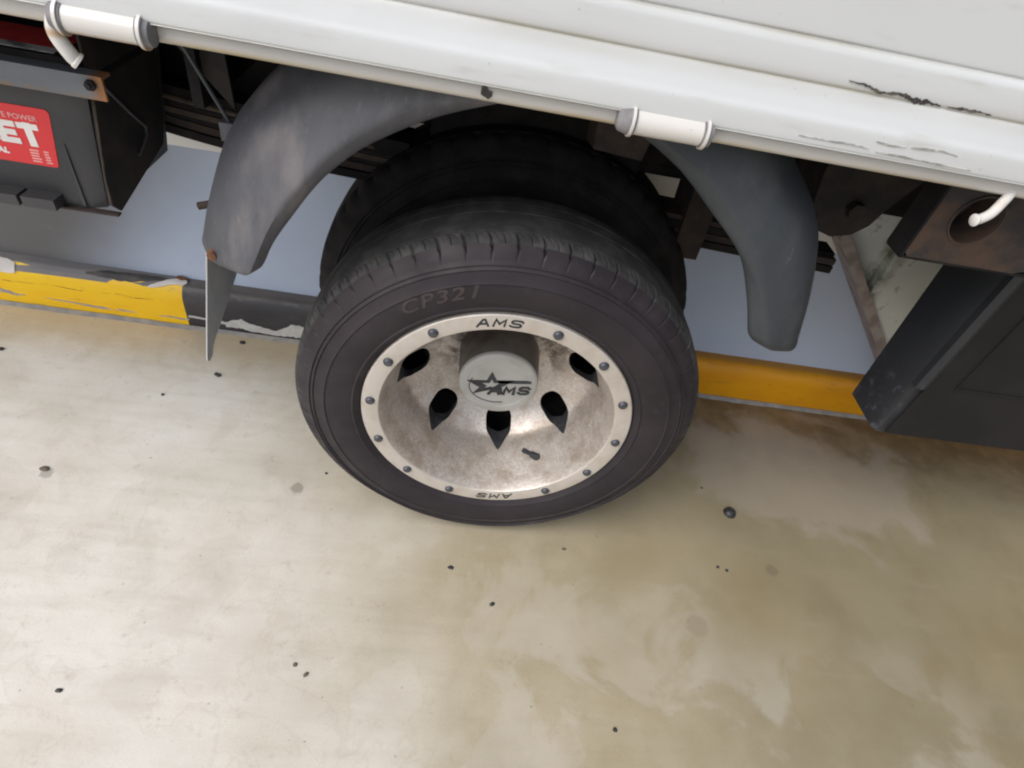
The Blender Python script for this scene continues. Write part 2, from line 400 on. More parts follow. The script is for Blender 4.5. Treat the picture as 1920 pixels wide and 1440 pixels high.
def extrude_map(name, V2, F, fn, depth_fn, mat, parent):
    """build a thin solid: fn maps (u, v, d) to a point, d = 0 back, 1 front; edges are closed"""
    n_ = len(V2); V = [fn(u, v, 1) for u, v in V2] + [fn(u, v, 0) for u, v in V2]; FF = list(F)
    cnt = {}
    for f in F:
        for i in range(len(f)):
            e = (f[i], f[(i + 1) % len(f)]); cnt[e] = 1
    for (a, b) in list(cnt):
        if (b, a) not in cnt: FF.append((a, b, b + n_, a + n_))
    o = new_obj(name, V, FF, mat, parent)
    bm = bmesh.new(); bm.from_mesh(o.data); bmesh.ops.recalc_face_normals(bm, faces=bm.faces); bm.to_mesh(o.data); bm.free()
    return o
def ribbon(name, centre, widths, fn, mat, parent, sub=6, rough=.35, seed=0, across=1):
    """jagged thin patch along a polyline in (u, v); fn(u, v, d) places it on its surface"""
    rng = random.Random(seed); cols = []; pr = pb = 0
    for i in range(len(centre) - 1):
        for s_ in range(sub + (1 if i == len(centre) - 2 else 0)):
            t = s_ / sub; u = centre[i][0] * (1 - t) + centre[i + 1][0] * t; v = centre[i][1] * (1 - t) + centre[i + 1][1] * t
            wd = widths[i] * (1 - t) + widths[i + 1] * t
            pr = pr * .5 + rng.uniform(-rough, rough) * .7; pb = pb * .5 + rng.uniform(-rough, rough) * .7
            cols.append((u, v + wd * (.5 + pr), v - wd * (.5 + pb)))
    V2 = []; F = []; k = across + 1
    for u, a_, b_ in cols:
        for j in range(k): V2.append((u, a_ + (b_ - a_) * j / across))
    for i in range(len(cols) - 1):
        for j in range(across): F.append((i * k + j, i * k + j + 1, i * k + k + j + 1, i * k + k + j))
    return extrude_map(name, V2, F, fn, None, mat, parent)
def tag(o, label=None, cat=None, group=None, kind=None):
    if label: o['label'] = label
    if cat: o['category'] = cat
    if group: o['group'] = group
    if kind: o['kind'] = kind
    return o

# ---------------------------------------------------------------- ground
g = new_obj('ground', [(-40, -40, 0), (40, -40, 0), (40, 40, 0), (-40, 40, 0)], [(0, 1, 2, 3)], 'ground')
tag(g, kind='structure')

# ---------------------------------------------------------------- wall
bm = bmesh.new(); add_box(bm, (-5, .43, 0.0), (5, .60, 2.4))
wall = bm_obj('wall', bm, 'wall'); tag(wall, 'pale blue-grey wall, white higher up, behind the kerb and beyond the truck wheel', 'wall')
# white mouldy pier: two slabs on the wall meeting at an upright corner, raked lower edge with trim
def raked(xa, xb, y0, y1, name, mat, dz):
    zl = lambda x: .413 + dz - (x - .564) * 1.033
    xc = min(xb, .564 + (.413 + dz - .101) / 1.033)
    P = [(xa, zl(xa)), (xc, max(zl(xc), .101))] + ([(xb, .101)] if xb > xc else []) + [(xb, 2.38), (xa, 2.38)]
    return hexa(name, [(x, y0, max(z, .1)) for x, z in P], [(x, y1, max(z, .1)) for x, z in P], mat, pier, .002)
pier = empty('wall_pier', (0, 0, 0))
tag(pier, 'dirty white pier with green mould and brown-grey raked edge beside the black box', 'pier')
raked(.575, .672, .395, .4295, 'side_slab', 'pier', .0305)
raked(.672, 1.6, .372, .4295, 'front_slab', 'pier', .0305)
zl = lambda x: .413 - (x - .564) * 1.033
ax, bx = .555, .855
hexa('edge_trim', [(ax, .366, zl(ax) + .004), (bx, .366, zl(bx) + .004), (bx, .366, zl(bx) + .030), (ax, .366, zl(ax) + .030)],
     [(ax, .4292, zl(ax) + .004), (bx, .4292, zl(bx) + .004), (bx, .4292, zl(bx) + .030), (ax, .4292, zl(ax) + .030)], 'trim', pier, .003)

# ---------------------------------------------------------------- kerb
kprof = [(.400, 0), (.3985, .03), (.399, .062), (.4015, .078), (.407, .089), (.415, .096), (.4298, .100)]
ks = [0]
for a, b in zip(kprof, kprof[1:]): ks.append(ks[-1] + math.dist(a, b))
def kpt(x, s, off):
    s = max(0, min(s, ks[-1] - 1e-6))
    for j in range(len(ks) - 1):
        if s <= ks[j + 1]: break
    t = (s - ks[j]) / (ks[j + 1] - ks[j]); a, b = kprof[j], kprof[j + 1]
    y = a[0] + (b[0] - a[0]) * t; z = a[1] + (b[1] - a[1]) * t
    d = Vector((b[0] - a[0], b[1] - a[1])).normalized()
    return Vector((x, y - d.y * off, z + d.x * off))
kerb = empty('kerb', (0, 0, 0)); tag(kerb, 'low kerb painted in yellow and black lengths along the foot of the wall', 'kerb')
def section(x0, x1, mat, label, top=None):
    prof = catmull([(0, a, b) for a, b in kprof], 24); prof = [(p.y, p.z) for p in prof] + [(.4298, 0)]
    nx = max(2, int((x1 - x0) / .012)); V = []; F = []; k = len(prof)
    for i in range(nx + 1):
        x = x0 + (x1 - x0) * i / nx
        for (y, z) in prof:
            d = noise.noise(Vector((x * 14, y * 30, z * 30))) * .0012
            V.append((x, y - (d if y < .4295 else 0), z + (d * .6 if .02 < z and y < .4295 else 0)))
    for i in range(nx):
        for j in range(k - 1): F.append((i * k + j, i * k + k + j, i * k + k + j + 1, i * k + j + 1))
    F.append(tuple(range(k))); F.append(tuple(range(nx * k, nx * k + k))[::-1])
    o = new_obj('painted_section', V, F, mat, kerb, True); o.data.set_sharp_from_angle(angle=math.radians(50)); o['label'] = label
    return o
section(-2.6, -1.7, 'black', 'black length of kerb beyond the left edge')
section(-1.7, -.604, 'yellow', 'bright yellow length of kerb left of the wheel')
section(-.604, .30, 'black', 'black chipped length of kerb behind the wheel')
section(.30, 1.4, 'yellow_shaded', 'shaded yellow length of kerb between wheel and black box')
section(1.4, 2.6, 'black', 'black length of kerb beyond the black box')
KS = lambda off: (lambda u, v, d: kpt(u, v, off * d - .0006))
T_ = ks[-1]
# worn grey top over the yellow section, with dark smear
ribbon('worn_top', [(-1.7, T_ - .0175), (-1.2, T_ - .0175), (-.95, T_ - .018), (-.75, T_ - .0165), (-.668, T_ - .015), (-.606, T_ - .006)], [.036, .036, .036, .033, .030, .012], KS(.0016), 'kerbgrey', kerb, 8, .03, 3, across=8)
ribbon('dark_smear', [(-.78, T_ - .020), (-.74, T_ - .018), (-.70, T_ - .017), (-.65, T_ - .012), (-.625, T_ - .010)], [.004, .016, .018, .010, .002], KS(.0026), 'kerbdark', kerb, 5, .12, 4, across=8)
ribbon('white_flake', [(-.98, T_ - .030), (-.94, T_ - .028), (-.912, T_ - .028), (-.905, T_ - .030)], [.03, .026, .024, .018], KS(.0034), 'flake', kerb, 4, .08, 5, across=8)
ribbon('white_flake', [(-.665, T_ - .030), (-.645, T_ - .022), (-.622, T_ - .014), (-.602, T_ - .012), (-.596, T_ - .013)], [.003, .009, .011, .013, .004], KS(.0042), 'flake', kerb, 4, .15, 6, across=8)
ribbon('orange_flake', [(-.618, T_ - .004), (-.608, T_ - .004), (-.596, T_ - .007)], [.006, .011, .004], KS(.0055), 'rust', kerb, 3, .2, 16, across=8)
ribbon('primer_chip', [(-.600, .030), (-.575, .030), (-.545, .026), (-.530, .024)], [.005, .006, .008, .008], KS(.0016), 'primer', kerb, 4, .2, 7, across=8)
ribbon('primer_chip', [(-.530, .022), (-.512, .026), (-.497, .030), (-.480, .022), (-.45, .018), (-.43, .016), (-.415, .022), (-.40, .028), (-.385, .028), (-.34, .024), (-.30, .02)], [.012, .020, .026, .020, .014, .012, .022, .032, .034, .026, .01], KS(.0018), 'primer', kerb, 5, .10, 8, across=8)
ribbon('paint_crack', [(-1.05, .034), (-.96, .030), (-.92, .028), (-.86, .027), (-.81, .024), (-.77, .021), (-.735, .023), (-.70, .021)], [.002, .004, .003, .0035, .0035, .006, .006, .001], KS(.001), 'primer2', kerb, 8, .2, 9)
ribbon('paint_crack', [(-.662, .020), (-.64, .022), (-.615, .020), (-.60, .022)], [.002, .003, .0035, .003], KS(.001), 'primer2', kerb, 6, .3, 10)
ribbon('paint_crack', [(-.955, .036), (-.93, .030), (-.918, .024)], [.006, .009, .002], KS(.0012), 'primer2', kerb, 4, .3, 12)
for (a, b, sd_) in ((-.99, -.86, 21), (-.86, -.74, 22), (-.73, -.66, 23)):
    ribbon('dirt_streak', [(a, .062), ((a + b) / 2, .057), (b, .060)], [.0004, .0012, .0004], KS(.0008), 'dirtyyellow', kerb, 10, .9, sd_)
# cement bead at the foot
V = []; F = []; nx = 300
for i in range(nx + 1):
    x = -2.2 + 4.4 * i / nx; wv = .0085 + .004 * noise.noise(Vector((x * 22, 3, 0))); h = .006 + .002 * noise.noise(Vector((x * 30, 8, 0)))
    V += [(x, .3995 - wv, -.001), (x, .3990 - wv * .55, h * .8), (x, .3982, h + .001)]
for i in range(nx):
    for j in range(2): F.append((3 * i + j, 3 * i + 3 + j, 3 * i + 4 + j, 3 * i + 1 + j))
new_obj('cement_bead', V, F, 'sealant', kerb, True)

# ================================================================ TRUCK
truck = empty('truck', (0, 0, 0))
tag(truck, 'white flatbed truck, rear wheel with silver rim, battery and black box below the bed', 'truck')
HZ = .266
PHI = .15452
def sub_empty(name, parent):
    o = bpy.data.objects.new(name, None); C.objects.link(o); o.parent = parent; return o

# ---- block lettering drawn as strokes
GL = {'A': [[(0, 0), (.42, 1), (.58, 1), (1, 0)], [(.2, .34), (.8, .34)]], 'M': [[(0, 0), (.08, 1), (.5, .3), (.92, 1), (1, 0)]],
      'S': [[(.95, .85), (.8, 1), (.2, 1), (.05, .85), (.05, .66), (.2, .52), (.8, .48), (.95, .34), (.95, .15), (.8, 0), (.2, 0), (.03, .14)]],
      'R': [[(0, 0), (0, 1), (.8, 1), (.95, .85), (.95, .6), (.8, .45), (0, .45)], [(.45, .45), (.95, 0)]],
      'O': [[(.5, 1), (.15, .95), (0, .7), (0, .3), (.15, .05), (.5, 0), (.85, .05), (1, .3), (1, .7), (.85, .95), (.5, 1)]],
      'C': [[(.95, .8), (.75, 1), (.25, 1), (0, .75), (0, .25), (.25, 0), (.75, 0), (.95, .2)]],
      'K': [[(.05, 0), (.05, 1)], [(.98, 1), (.08, .45)], [(.3, .55), (1, 0)]],
      'E': [[(.95, 1), (.05, 1), (.05, 0), (.95, 0)], [(.05, .5), (.85, .5)]], 'T': [[(0, 1), (1, 1)], [(.5, 1), (.5, 0)]]}
def stroke_text(txt, cw, ch, gap, th, fn, mat, parent, name='lettering', shear=0.0, thv=None):
    # fn(u, v, d); origin is the middle of the word; overlapping strokes get a hair of extra height
    thv = thv or th; V = []; F = []; x0 = -(len(txt) * cw + (len(txt) - 1) * gap) / 2; lift = 0
    for chn in txt:
        for st in GL[chn]:
            P = [Vector((x0 + a * (cw - th) + th / 2 + shear * (b - .5) * ch, (b - .5) * (ch - thv))) for a, b in st]
            L_ = []; Rr = []; closed = (st[0] == st[-1])
            for i, q in enumerate(P):
                a = P[i - 1] if i else (P[-2] if closed else None); b = P[i + 1] if i < len(P) - 1 else (P[1] if closed else None)
                d1 = (q - a).normalized() if a is not None else (b - q).normalized(); d2 = (b - q).normalized() if b is not None else d1
                n1 = Vector((-d1.y, d1.x)); n2 = Vector((-d2.y, d2.x)); m = (n1 + n2).normalized(); k_ = 1 / max(.6, m.dot(n1))
                q2 = q + (d1 if b is None else -d2 if a is None else Vector((0, 0))) * th * .5
                off = Vector((m.x * th * .5, m.y * thv * .5)) * k_; L_.append(q2 + off); Rr.append(q2 - off)
            lift += .04; base_ = len(V); k2 = len(P)
            for d in (1 + lift, 0):
                for q in L_ + Rr: V.append(fn(q.x, q.y, d))
            for i in range(k2 - 1):
                a, b, c_, e = base_ + i, base_ + i + 1, base_ + k2 + i + 1, base_ + k2 + i
                F.append((a, b, c_, e)); F.append((a, a + 2 * k2, b + 2 * k2, b)); F.append((e, c_, c_ + 2 * k2, e + 2 * k2))
            F.append((base_, base_ + k2, base_ + 3 * k2, base_ + 2 * k2)); z_ = base_ + k2 - 1; F.append((z_, z_ + 2 * k2, z_ + 3 * k2, z_ + k2))
        x0 += cw + gap
    o = new_obj(name, V, F, mat, parent)
    bm = bmesh.new(); bm.from_mesh(o.data); bmesh.ops.recalc_face_normals(bm, faces=bm.faces); bm.to_mesh(o.data); bm.free(); return o

# ---- tyre
TW = .132
def tyre_profile(R0=.2725):
    P = [(.1765, .016), (.1805, .006), (.184, .0015), (.188, -.001), (.1905, -.0035), (.1925, -.0025), (.200, -.0048), (.210, -.0062),
         (.2195, -.0068), (.2245, -.0062), (.2262, -.0075), (.2280, -.0060), (.2350, -.0040), (.2400, -.0022), (.2414, -.0036), (.2430, -.0018), (.2450, -.0006), (.2462, -.0018), (.2476, .0006),
         (.2520, .0030), (.2570, .0060), (.2610, .0095), (.2645, .0125), (.2672, .0160), (.2690, .0200), (.2698, .0235), (.2702, .0260)]
    P += [(.2703, .0268), (.2660, .0274), (.2660, .0291), (.2706, .0298), (.2711, .040)]
    P += [(.2716, .050), (.2718, .060), (.2716, .0665), (.2702, .0670), (.2702, .0676), (.2716, .0681), (.2712, .080), (.2708, .0890), (.2665, .0897), (.2665, .0914), (.2704, .0920)]
    P += [(.2698, .103), (.2685, .111), (.2655, .118), (.260, .1245), (.250, .130), (.235, .1345), (.215, .1365), (.195, .134), (.1765, .118)]
    return P
def sidewall_y(r):
    P = tyre_profile()[:26]
    for a, b in zip(P, P[1:]):
        if a[0] <= r <= b[0]: return a[1] + (b[1] - a[1]) * (r - a[0]) / (b[0] - a[0])
    return 0
def make_tyre(parent, c, mats, fine, sc=1.0):
    P = [(r * sc, y * sc) for r, y in tyre_profile()]; pitch = 58; seg = pitch * (20 if fine else 4)
    def fn(r, y, a, j):
        rr_, yy = r, y
        if fine and j < 45:
            ii = int(round(a / (2 * PI) * seg)) % 20
            t = max(0, min(1, (j - 19) / 9.0)); aa = a + (.55 * (t - .35) ** 2 + .10 * t) * 2 * PI / pitch
            if 19 <= j <= 27:
                dep = .0030 if 21 <= j <= 25 else .0010
                if ii < 1 or (ii == 1 and j in (22, 24)): rr_ -= dep * .9; yy += dep * .35
                elif ii == 10 and 23 <= j <= 26: rr_ -= .0016; yy += .0006
                elif ii in (5, 15) and j in (24, 25, 26): rr_ -= .0008
            a = aa
        elif r > .27 and y < .03 and int(round(a / (2 * PI) * seg)) % 4 == 0: rr_ -= .003
        z = rr_ * math.sin(a)
        if c[2] + z < .0008 and r > .2:          # flattened where it carries the load
            over = .0008 - (c[2] + z); z = .0008 - c[2]
            yy += (-over * .5 if y < .06 else over * .5)
            x = rr_ * math.cos(a); return math.hypot(x, z), yy, math.atan2(z, x)
        if c[2] + z < .05 and y < .03 and r < .262: yy -= .004 * (1 - (c[2] + z) / .05) * max(0, min(1, (r - .19) / .03))
        return rr_, yy, a
    mi = [1 if (p[0] > .2635 and q[0] > .2625) else 0 for p, q in zip(P, P[1:])]
    return lathe('tyre', P, c, mats[0], parent, seg, mats=mats, midx=mi, fn=fn, sharp=32)
wheel = sub_empty('wheel', truck)
wheel['label'] = 'outer rear wheel with silver deep-dish rim'
c0 = (0, 0, HZ)
make_tyre(wheel, c0, ['tyre', 'tread'], True)

# ---- rim: lathed solid with eight teardrop holes cut through
prof = [(.1800, .0120), (.1808, .0040), (.1802, .0008), (.1790, 0.0), (.1600, 0.0), (.1582, .0006), (.1572, .0026),
        (.1545, .020), (.1510, .040), (.1475, .058), (.1440, .076), (.1422, .090), (.1405, .098), (.1375, .1035), (.128, .114), (.117, .1245), (.108, .1315), (.098, .1355), (.080, .139), (.062, .1405), (.040, .141),
        (.040, .150), (.098, .147), (.112, .141), (.134, .122), (.146, .110), (.150, .098), (.154, .070), (.162, .030), (.168, .012)]
rim = lathe('rim', prof, c0, 'rim', wheel, 192, closed=True, mats=['rim', 'lip'], midx=[1 if j < 6 or j == len(prof) - 1 else 0 for j in range(len(prof))], sharp=30)
bm = bmesh.new()
for k in range(8):
    a0 = -PI / 2 + PHI * .93 + k * PI / 4
    pts = []
    Q = [0, .02, .06, .12, .20, .28, .36, .50, .62, .72, .80, .86, .90, .935, .96, .98, .992]
    half = []
    for q in Q:                              # teardrop: round inside, pointed outside
        hw = math.sqrt(max(0, 1 - ((q - .36) / .36) ** 2)) if q < .36 else 1 - ((q - .36) / .64) ** 5.7
        half.append((.1045 + .0402 * q, .0205 * hw))
    pts = half[1:] + [(.1447, 0)] + [(r_, -w_) for r_, w_ in half[:0:-1]] + [(.1045, 0)]
    n_ = len(pts)
    lo = []; hi = []
    for rad, wd in pts:
        ca, sa = math.cos(a0), math.sin(a0)
        x = rad * ca - wd * sa; z = rad * sa + wd * ca
        lo.append(bm.verts.new((x, .055, HZ + z))); hi.append(bm.verts.new((x, .20, HZ + z)))
    bm.faces.new(lo); bm.faces.new(hi[::-1])
    for i in range(n_): bm.faces.new((lo[i], hi[i], hi[(i + 1) % n_], lo[(i + 1) % n_]))
bmesh.ops.recalc_face_normals(bm, faces=bm.faces)
cm = bpy.data.meshes.new('cut'); bm.to_mesh(cm); bm.free(); cm.materials.append(MT['ink'])
co = bpy.data.objects.new('cut', cm); C.objects.link(co)
bm = bmesh.new(); bm.from_mesh(rim.data); bmesh.ops.recalc_face_normals(bm, faces=bm.faces); bm.to_mesh(rim.data); bm.free()
rim.data.materials.append(MT['ink'])
md = rim.modifiers.new('b', 'BOOLEAN'); md.operation = 'DIFFERENCE'; md.object = co; md.solver = 'EXACT'; md.material_mode = 'TRANSFER'
dg = bpy.context.evaluated_depsgraph_get()
nm = bpy.data.meshes.new_from_object(rim.evaluated_get(dg)); rim.modifiers.clear(); rim.data = nm; nm.name = 'rim'
bpy.data.objects.remove(co)
nm.polygons.foreach_set('use_smooth', [True] * len(nm.polygons)); nm.set_sharp_from_angle(angle=math.radians(30))
# ---- hub cap
hub = lathe('hub_cap', [(.0001, .0732), (.044, .0732), (.0450, .0724), (.0535, .0724), (.0558, .0732), (.0570, .0750), (.0574, .079), (.0585, .10), (.0595, .125), (.0605, .143)], c0, 'cap', wheel, 96, mats=['cap', 'capside'], midx=[0, 0, 0, 0, 0, 0, 1, 1, 1])
def ring_text(txt, size, r0, a0, yfn, th, mat, parent, offset=0., shear=0., sp=1., sx=1., name='lettering'):
    V2, F = text_mesh(txt, size, offset, shear, sp, sx)
    def fn(u, v, d):
        r = r0 + v; a = a0 - u / r0
        return (r * math.cos(a), yfn(r) - th * d + .0003, HZ + r * math.sin(a))
    return extrude_map(name, V2, F, fn, None, mat, parent)
def rimfn(a0):
    return lambda u, v, d: ((.1688 + v) * math.cos(a0 - u / .1688), -.0005 * d + .0002, HZ + (.1688 + v) * math.sin(a0 - u / .1688))
stroke_text('AMS', .0158, .0118, .0034, .0026, rimfn(PI / 2 + PHI - .03), 'ink', wheel, shear=.25)
stroke_text('AMS', .0158, .0118, .0034, .0026, rimfn(-PI / 2 + PHI - .03), 'ink', wheel, shear=.25)
for k in range(1, 7):
    for s_ in (1, -1):
        a = PI / 2 + s_ * k * 2 * PI / 14 + PHI
        bx_, bz_ = .1686 * math.cos(a), .1686 * math.sin(a)
        if k == 1 and s_ == 1:
            rb = lathe('rim_bolt', [(.0001, -.0042), (.0042, -.004), (.0058, -.0024), (.0064, 0), (.0064, .002)], (bx_, 0, HZ + bz_), 'bolt', wheel, 20); rb_c = (bx_, bz_)
        else:
            o = rb.copy(); C.objects.link(o); o.parent = wheel; o.location = (bx_ - rb_c[0], 0, bz_ - rb_c[1])
# valve
va = math.radians(-57); vb = (.150 * math.cos(va), .052, HZ + .150 * math.sin(va)); vt = (.120 * math.cos(math.radians(-62)), .046, HZ + .120 * math.sin(math.radians(-62)))
tube('valve_stem', [vb, tuple(vb[i] * .55 + vt[i] * .45 for i in range(3)), tuple(vb[i] * .5 + vt[i] * .5 for i in range(3)), vt], .004, 'ink', wheel, 14, radii=[.0062, .0052, .0036, .0042])
# emblem on the cap: ring, star, bar, lettering
em = []
def emf(th, lift=0):
    cp, sp_ = math.cos(PHI), math.sin(PHI)
    return lambda u, v, d: (u * cp - v * sp_, .0733 - lift - th * d, HZ + u * sp_ + v * cp)
star_o = [(-.0450, .0078), (-.0165, .0078), (-.0080, .0245), (-.0020, .0078), (.0230, .0078), (.0050, -.0045), (.0060, -.0205), (-.0120, -.0105), (-.0375, -.0185), (-.0270, -.0060)]
cen = (sum(p[0] for p in star_o) / 10 + .002, sum(p[1] for p in star_o) / 10)
star_i = [(cen[0] + (x - cen[0]) * .42, cen[1] + (y - cen[1]) * .42) for x, y in star_o]
V2 = star_o + star_i; F = [(i, i + 10, (i + 1) % 10 + 10, (i + 1) % 10) for i in range(10)]
extrude_map('star_emblem', V2, F, emf(.0010), None, 'ink', wheel)
V2 = [(.0, .0078), (.0475, .0078), (.0475, .0022), (.0, .0022)]
extrude_map('emblem_bar', V2, [(0, 3, 2, 1)], emf(.0008, .0002), None, 'ink', wheel)
emf_ = emf(.0009, .0004)
stroke_text('AMS', .0190, .0165, .0022, .0046, lambda u, v, d: emf_(u + .0160, v - .0118, d), 'ink', wheel, shear=.2, thv=.0036)
arc = [(-.001 + .0415 * math.cos(a), -.004 + .033 * math.sin(a)) for a in [math.radians(150 + i * 5) for i in range(27)]]
arc2 = [(-.001 + .0400 * math.cos(a), -.004 + .0315 * math.sin(a)) for a in [math.radians(150 + i * 5) for i in range(27)]]
extrude_map('emblem_ring', arc + arc2, [(i, i + 27, i + 28, i + 1) for i in range(26)], emf(.0006), None, 'bolt', wheel)
# raised sidewall lettering
ring_text('CP321', .0235, .2165, math.radians(116), sidewall_y, .0009, 'tyretext', wheel, .0004, .3, 1.15, 1.35)
# drum and axle behind
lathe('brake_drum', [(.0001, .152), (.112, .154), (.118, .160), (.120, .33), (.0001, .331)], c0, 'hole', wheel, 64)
# ---- inner wheel
wheel2 = sub_empty('wheel', truck); wheel2['label'] = 'inner rear wheel, dark, behind the outer one'
ci = (0, .185, .286)
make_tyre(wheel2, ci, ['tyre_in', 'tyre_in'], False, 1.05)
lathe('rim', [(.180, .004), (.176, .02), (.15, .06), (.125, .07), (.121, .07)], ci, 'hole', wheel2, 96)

# ---- bed side panel and rail (profiles swept along x)
def sweep(name, prof, x0, x1, nx, mat, parent, wob=.0):
    V = []; F = []; k = len(prof)
    for i in range(nx + 1):
        x = x0 + (x1 - x0) * i / nx
        for (y, z) in prof:
            V.append((x, y + wob * noise.noise(Vector((x * 3.1, z * 18, 1))), z + wob * .6 * noise.noise(Vector((x * 2.3, z * 5, 7)))))
    for i in range(nx):
        for j in range(k - 1): F.append((i * k + j, i * k + j + 1, i * k + k + j + 1, i * k + k + j))
    o = new_obj(name, V, F, mat, parent, True); o.data.set_sharp_from_angle(angle=math.radians(55)); return o
ctrl = [(-.034, .7005), (-.0570, .7005), (-.0592, .7018), (-.0600, .7040), (-.0603, .7110), (-.0602, .7170), (-.0596, .7205), (-.0580, .7245), (-.0562, .7305), (-.0540, .7375), (-.0523, .7415), (-.0510, .7428), (-.0518, .7445),
        (-.0523, .7480), (-.0525, .7560), (-.0524, .7620), (-.0520, .7662), (-.0500, .7695), (-.0464, .7708), (-.0460, .7716), (-.0470, .7732), (-.0474, .78), (-.0474, .86), (-.0474, 1.15), (-.030, 1.155), (-.028, .7005)]
pp = [(p.y, p.z) for p in catmull([(0, a, b) for a, b in ctrl[:22]], 100)] + ctrl[22:]
panel = sweep('side_panel', pp, -1.6, 2.2, 60, 'white', truck, .0010)
rail = sweep('bottom_rail', [(-.028, .6995), (-.0500, .6995), (-.0512, .6985), (-.0520, .6960), (-.0520, .6905), (-.0512, .6880), (-.0490, .6866), (-.0300, .6866), (-.028, .6995)], -1.6, 2.2, 60, 'rail', truck, .0006)
pf = lambda u, v, d: (u, panel_y(v) - .0007 * d + .0001, v)
def panel_y(z):
    for a, b in zip(pp[8:], pp[9:]):
        if a[1] <= z <= b[1]: return a[0] + (b[0] - a[0]) * (z - a[1]) / (b[1] - a[1] + 1e-9)
    return -.0475
def pt_scr(pts, wd, mat, seed, name='scratch', sub=5):
    return ribbon(name, pts, wd, pf, mat, truck, sub, .45, seed)
pt_scr([(.199, .7495), (.212, .7490), (.221, .7470), (.2265, .7455), (.234, .7462), (.243, .7472), (.2490, .7464), (.258, .7448), (.2640, .7452), (.2725, .7452), (.2790, .7442)], [.0006, .0016, .002, .0016, .0014, .002, .0024, .004, .0032, .0024, .0005], 'scratch', 31, sub=6)
pt_scr([(.2845, .7448), (.296, .7452), (.307, .7450), (.317, .7452), (.322, .745)], [.0006, .0018, .0022, .0016, .0004], 'scratch', 32)
pt_scr([(.178, .7075), (.192, .7076), (.206, .7074), (.222, .7080), (.238, .7074)], [.0003, .0006, .0009, .0009, .0010], 'scuff', 33)
pt_scr([(.241, .7135), (.252, .7122), (.266, .7132)], [.0004, .0012, .0008], 'scuff', 34)
pt_scr([(.271, .7140), (.286, .7148), (.300, .7150), (.312, .7136)], [.0009, .0012, .0009, .0004], 'scuff', 35)
pt_scr([(.245, .7058), (.262, .7060), (.282, .7052), (.300, .7053), (.330, .7048)], [.0005, .0014, .0007, .0012, .0003], 'scuff', 36)
# drain notch in the rail
rf = lambda u, v, d: (u, -.0521 - .0006 * d, v)
ribbon('drain_notch', [(-.0745, .6955), (-.0715, .6950), (-.068, .6932), (-.0655, .6935)], [.006, .0085, .0065, .003], rf, 'scratch', truck, 3, .12, 40)
box('bed_floor', (-1.6, -.027, .735), (2.2, .40, .76), 'under', truck, .003)
for k in range(9):
    xk = -1.05 + k * .36
    box('cross_sill', (xk, -.022, .700), (xk + .045, .40, .7345), 'under', truck, .002)

# ---- hinges on the rail
def hinge(x0, x1, rod, label):
    yc, zc = -.0565, .6945
    h = tube('hinge', [(x0, yc, zc), (x1, yc, zc)], .0098, 'hinge', truck, 32); h['label'] = label
    for xx_, s_ in ((x0, -1), (x1, 1)):
        tube('collar', [(xx_ + s_ * .0006, yc, zc), (xx_ + s_ * .0030, yc, zc)], .0122, 'hinge', h, 28)
        tube('washer', [(xx_ - s_ * .0012, yc, zc), (xx_ + s_ * .0004, yc, zc)], .0108, 'greyrub', h, 28)
    if rod:
        tube('washer', [(x0 - .0095, yc, zc + .001), (x0 - .0080, yc, zc + .001), (x0 - .0032, yc, zc)], .0105, 'greyrub', h, 24, radii=[.0070, .0098, .0112])
        pts = catmull([(x0 - .004, yc, zc), (x0 - .008, yc - .001, zc - .002), (x0 - .0100, yc - .002, zc - .009), (x0 - .0085, yc - .002, zc - .016), (x0 - .0050, yc - .001, zc - .024), (x0 - .0035, yc, zc - .0275), (x0 - .0010, yc + .001, zc - .0300)], 30)
        tube('hinge_rod', pts, .0045, 'hinge', h, 16, radii=[.0054 + (.0008 if i > 26 else 0) for i in range(31)])
    else:
        tube('washer', [(x0 - .0130, yc, zc), (x0 - .0110, yc, zc), (x0 - .0032, yc, zc)], .0105, 'greyrub', h, 24, radii=[.0060, .0088, .0108])
    tube('washer', [(x1 + .0032, yc, zc), (x1 + .0072, yc, zc), (x1 + .0085, yc, zc)], .0105, 'greyrub', h, 24, radii=[.0100, .0094, .0060])
hinge(-.3730, -.3210, True, 'hinge with bent rod above the battery bracket')
hinge(.0465, .1030, False, 'hinge above the wheel')
tube('latch_rod', catmull([(.395, -.036, .700), (.388, -.048, .690), (.380, -.056, .682), (.372, -.062, .6735), (.363, -.065, .6685), (.358, -.066, .6675)], 24), .0045, 'hinge', truck, 16, radii=[.0043] * 22 + [.0052, .0054, .0040])

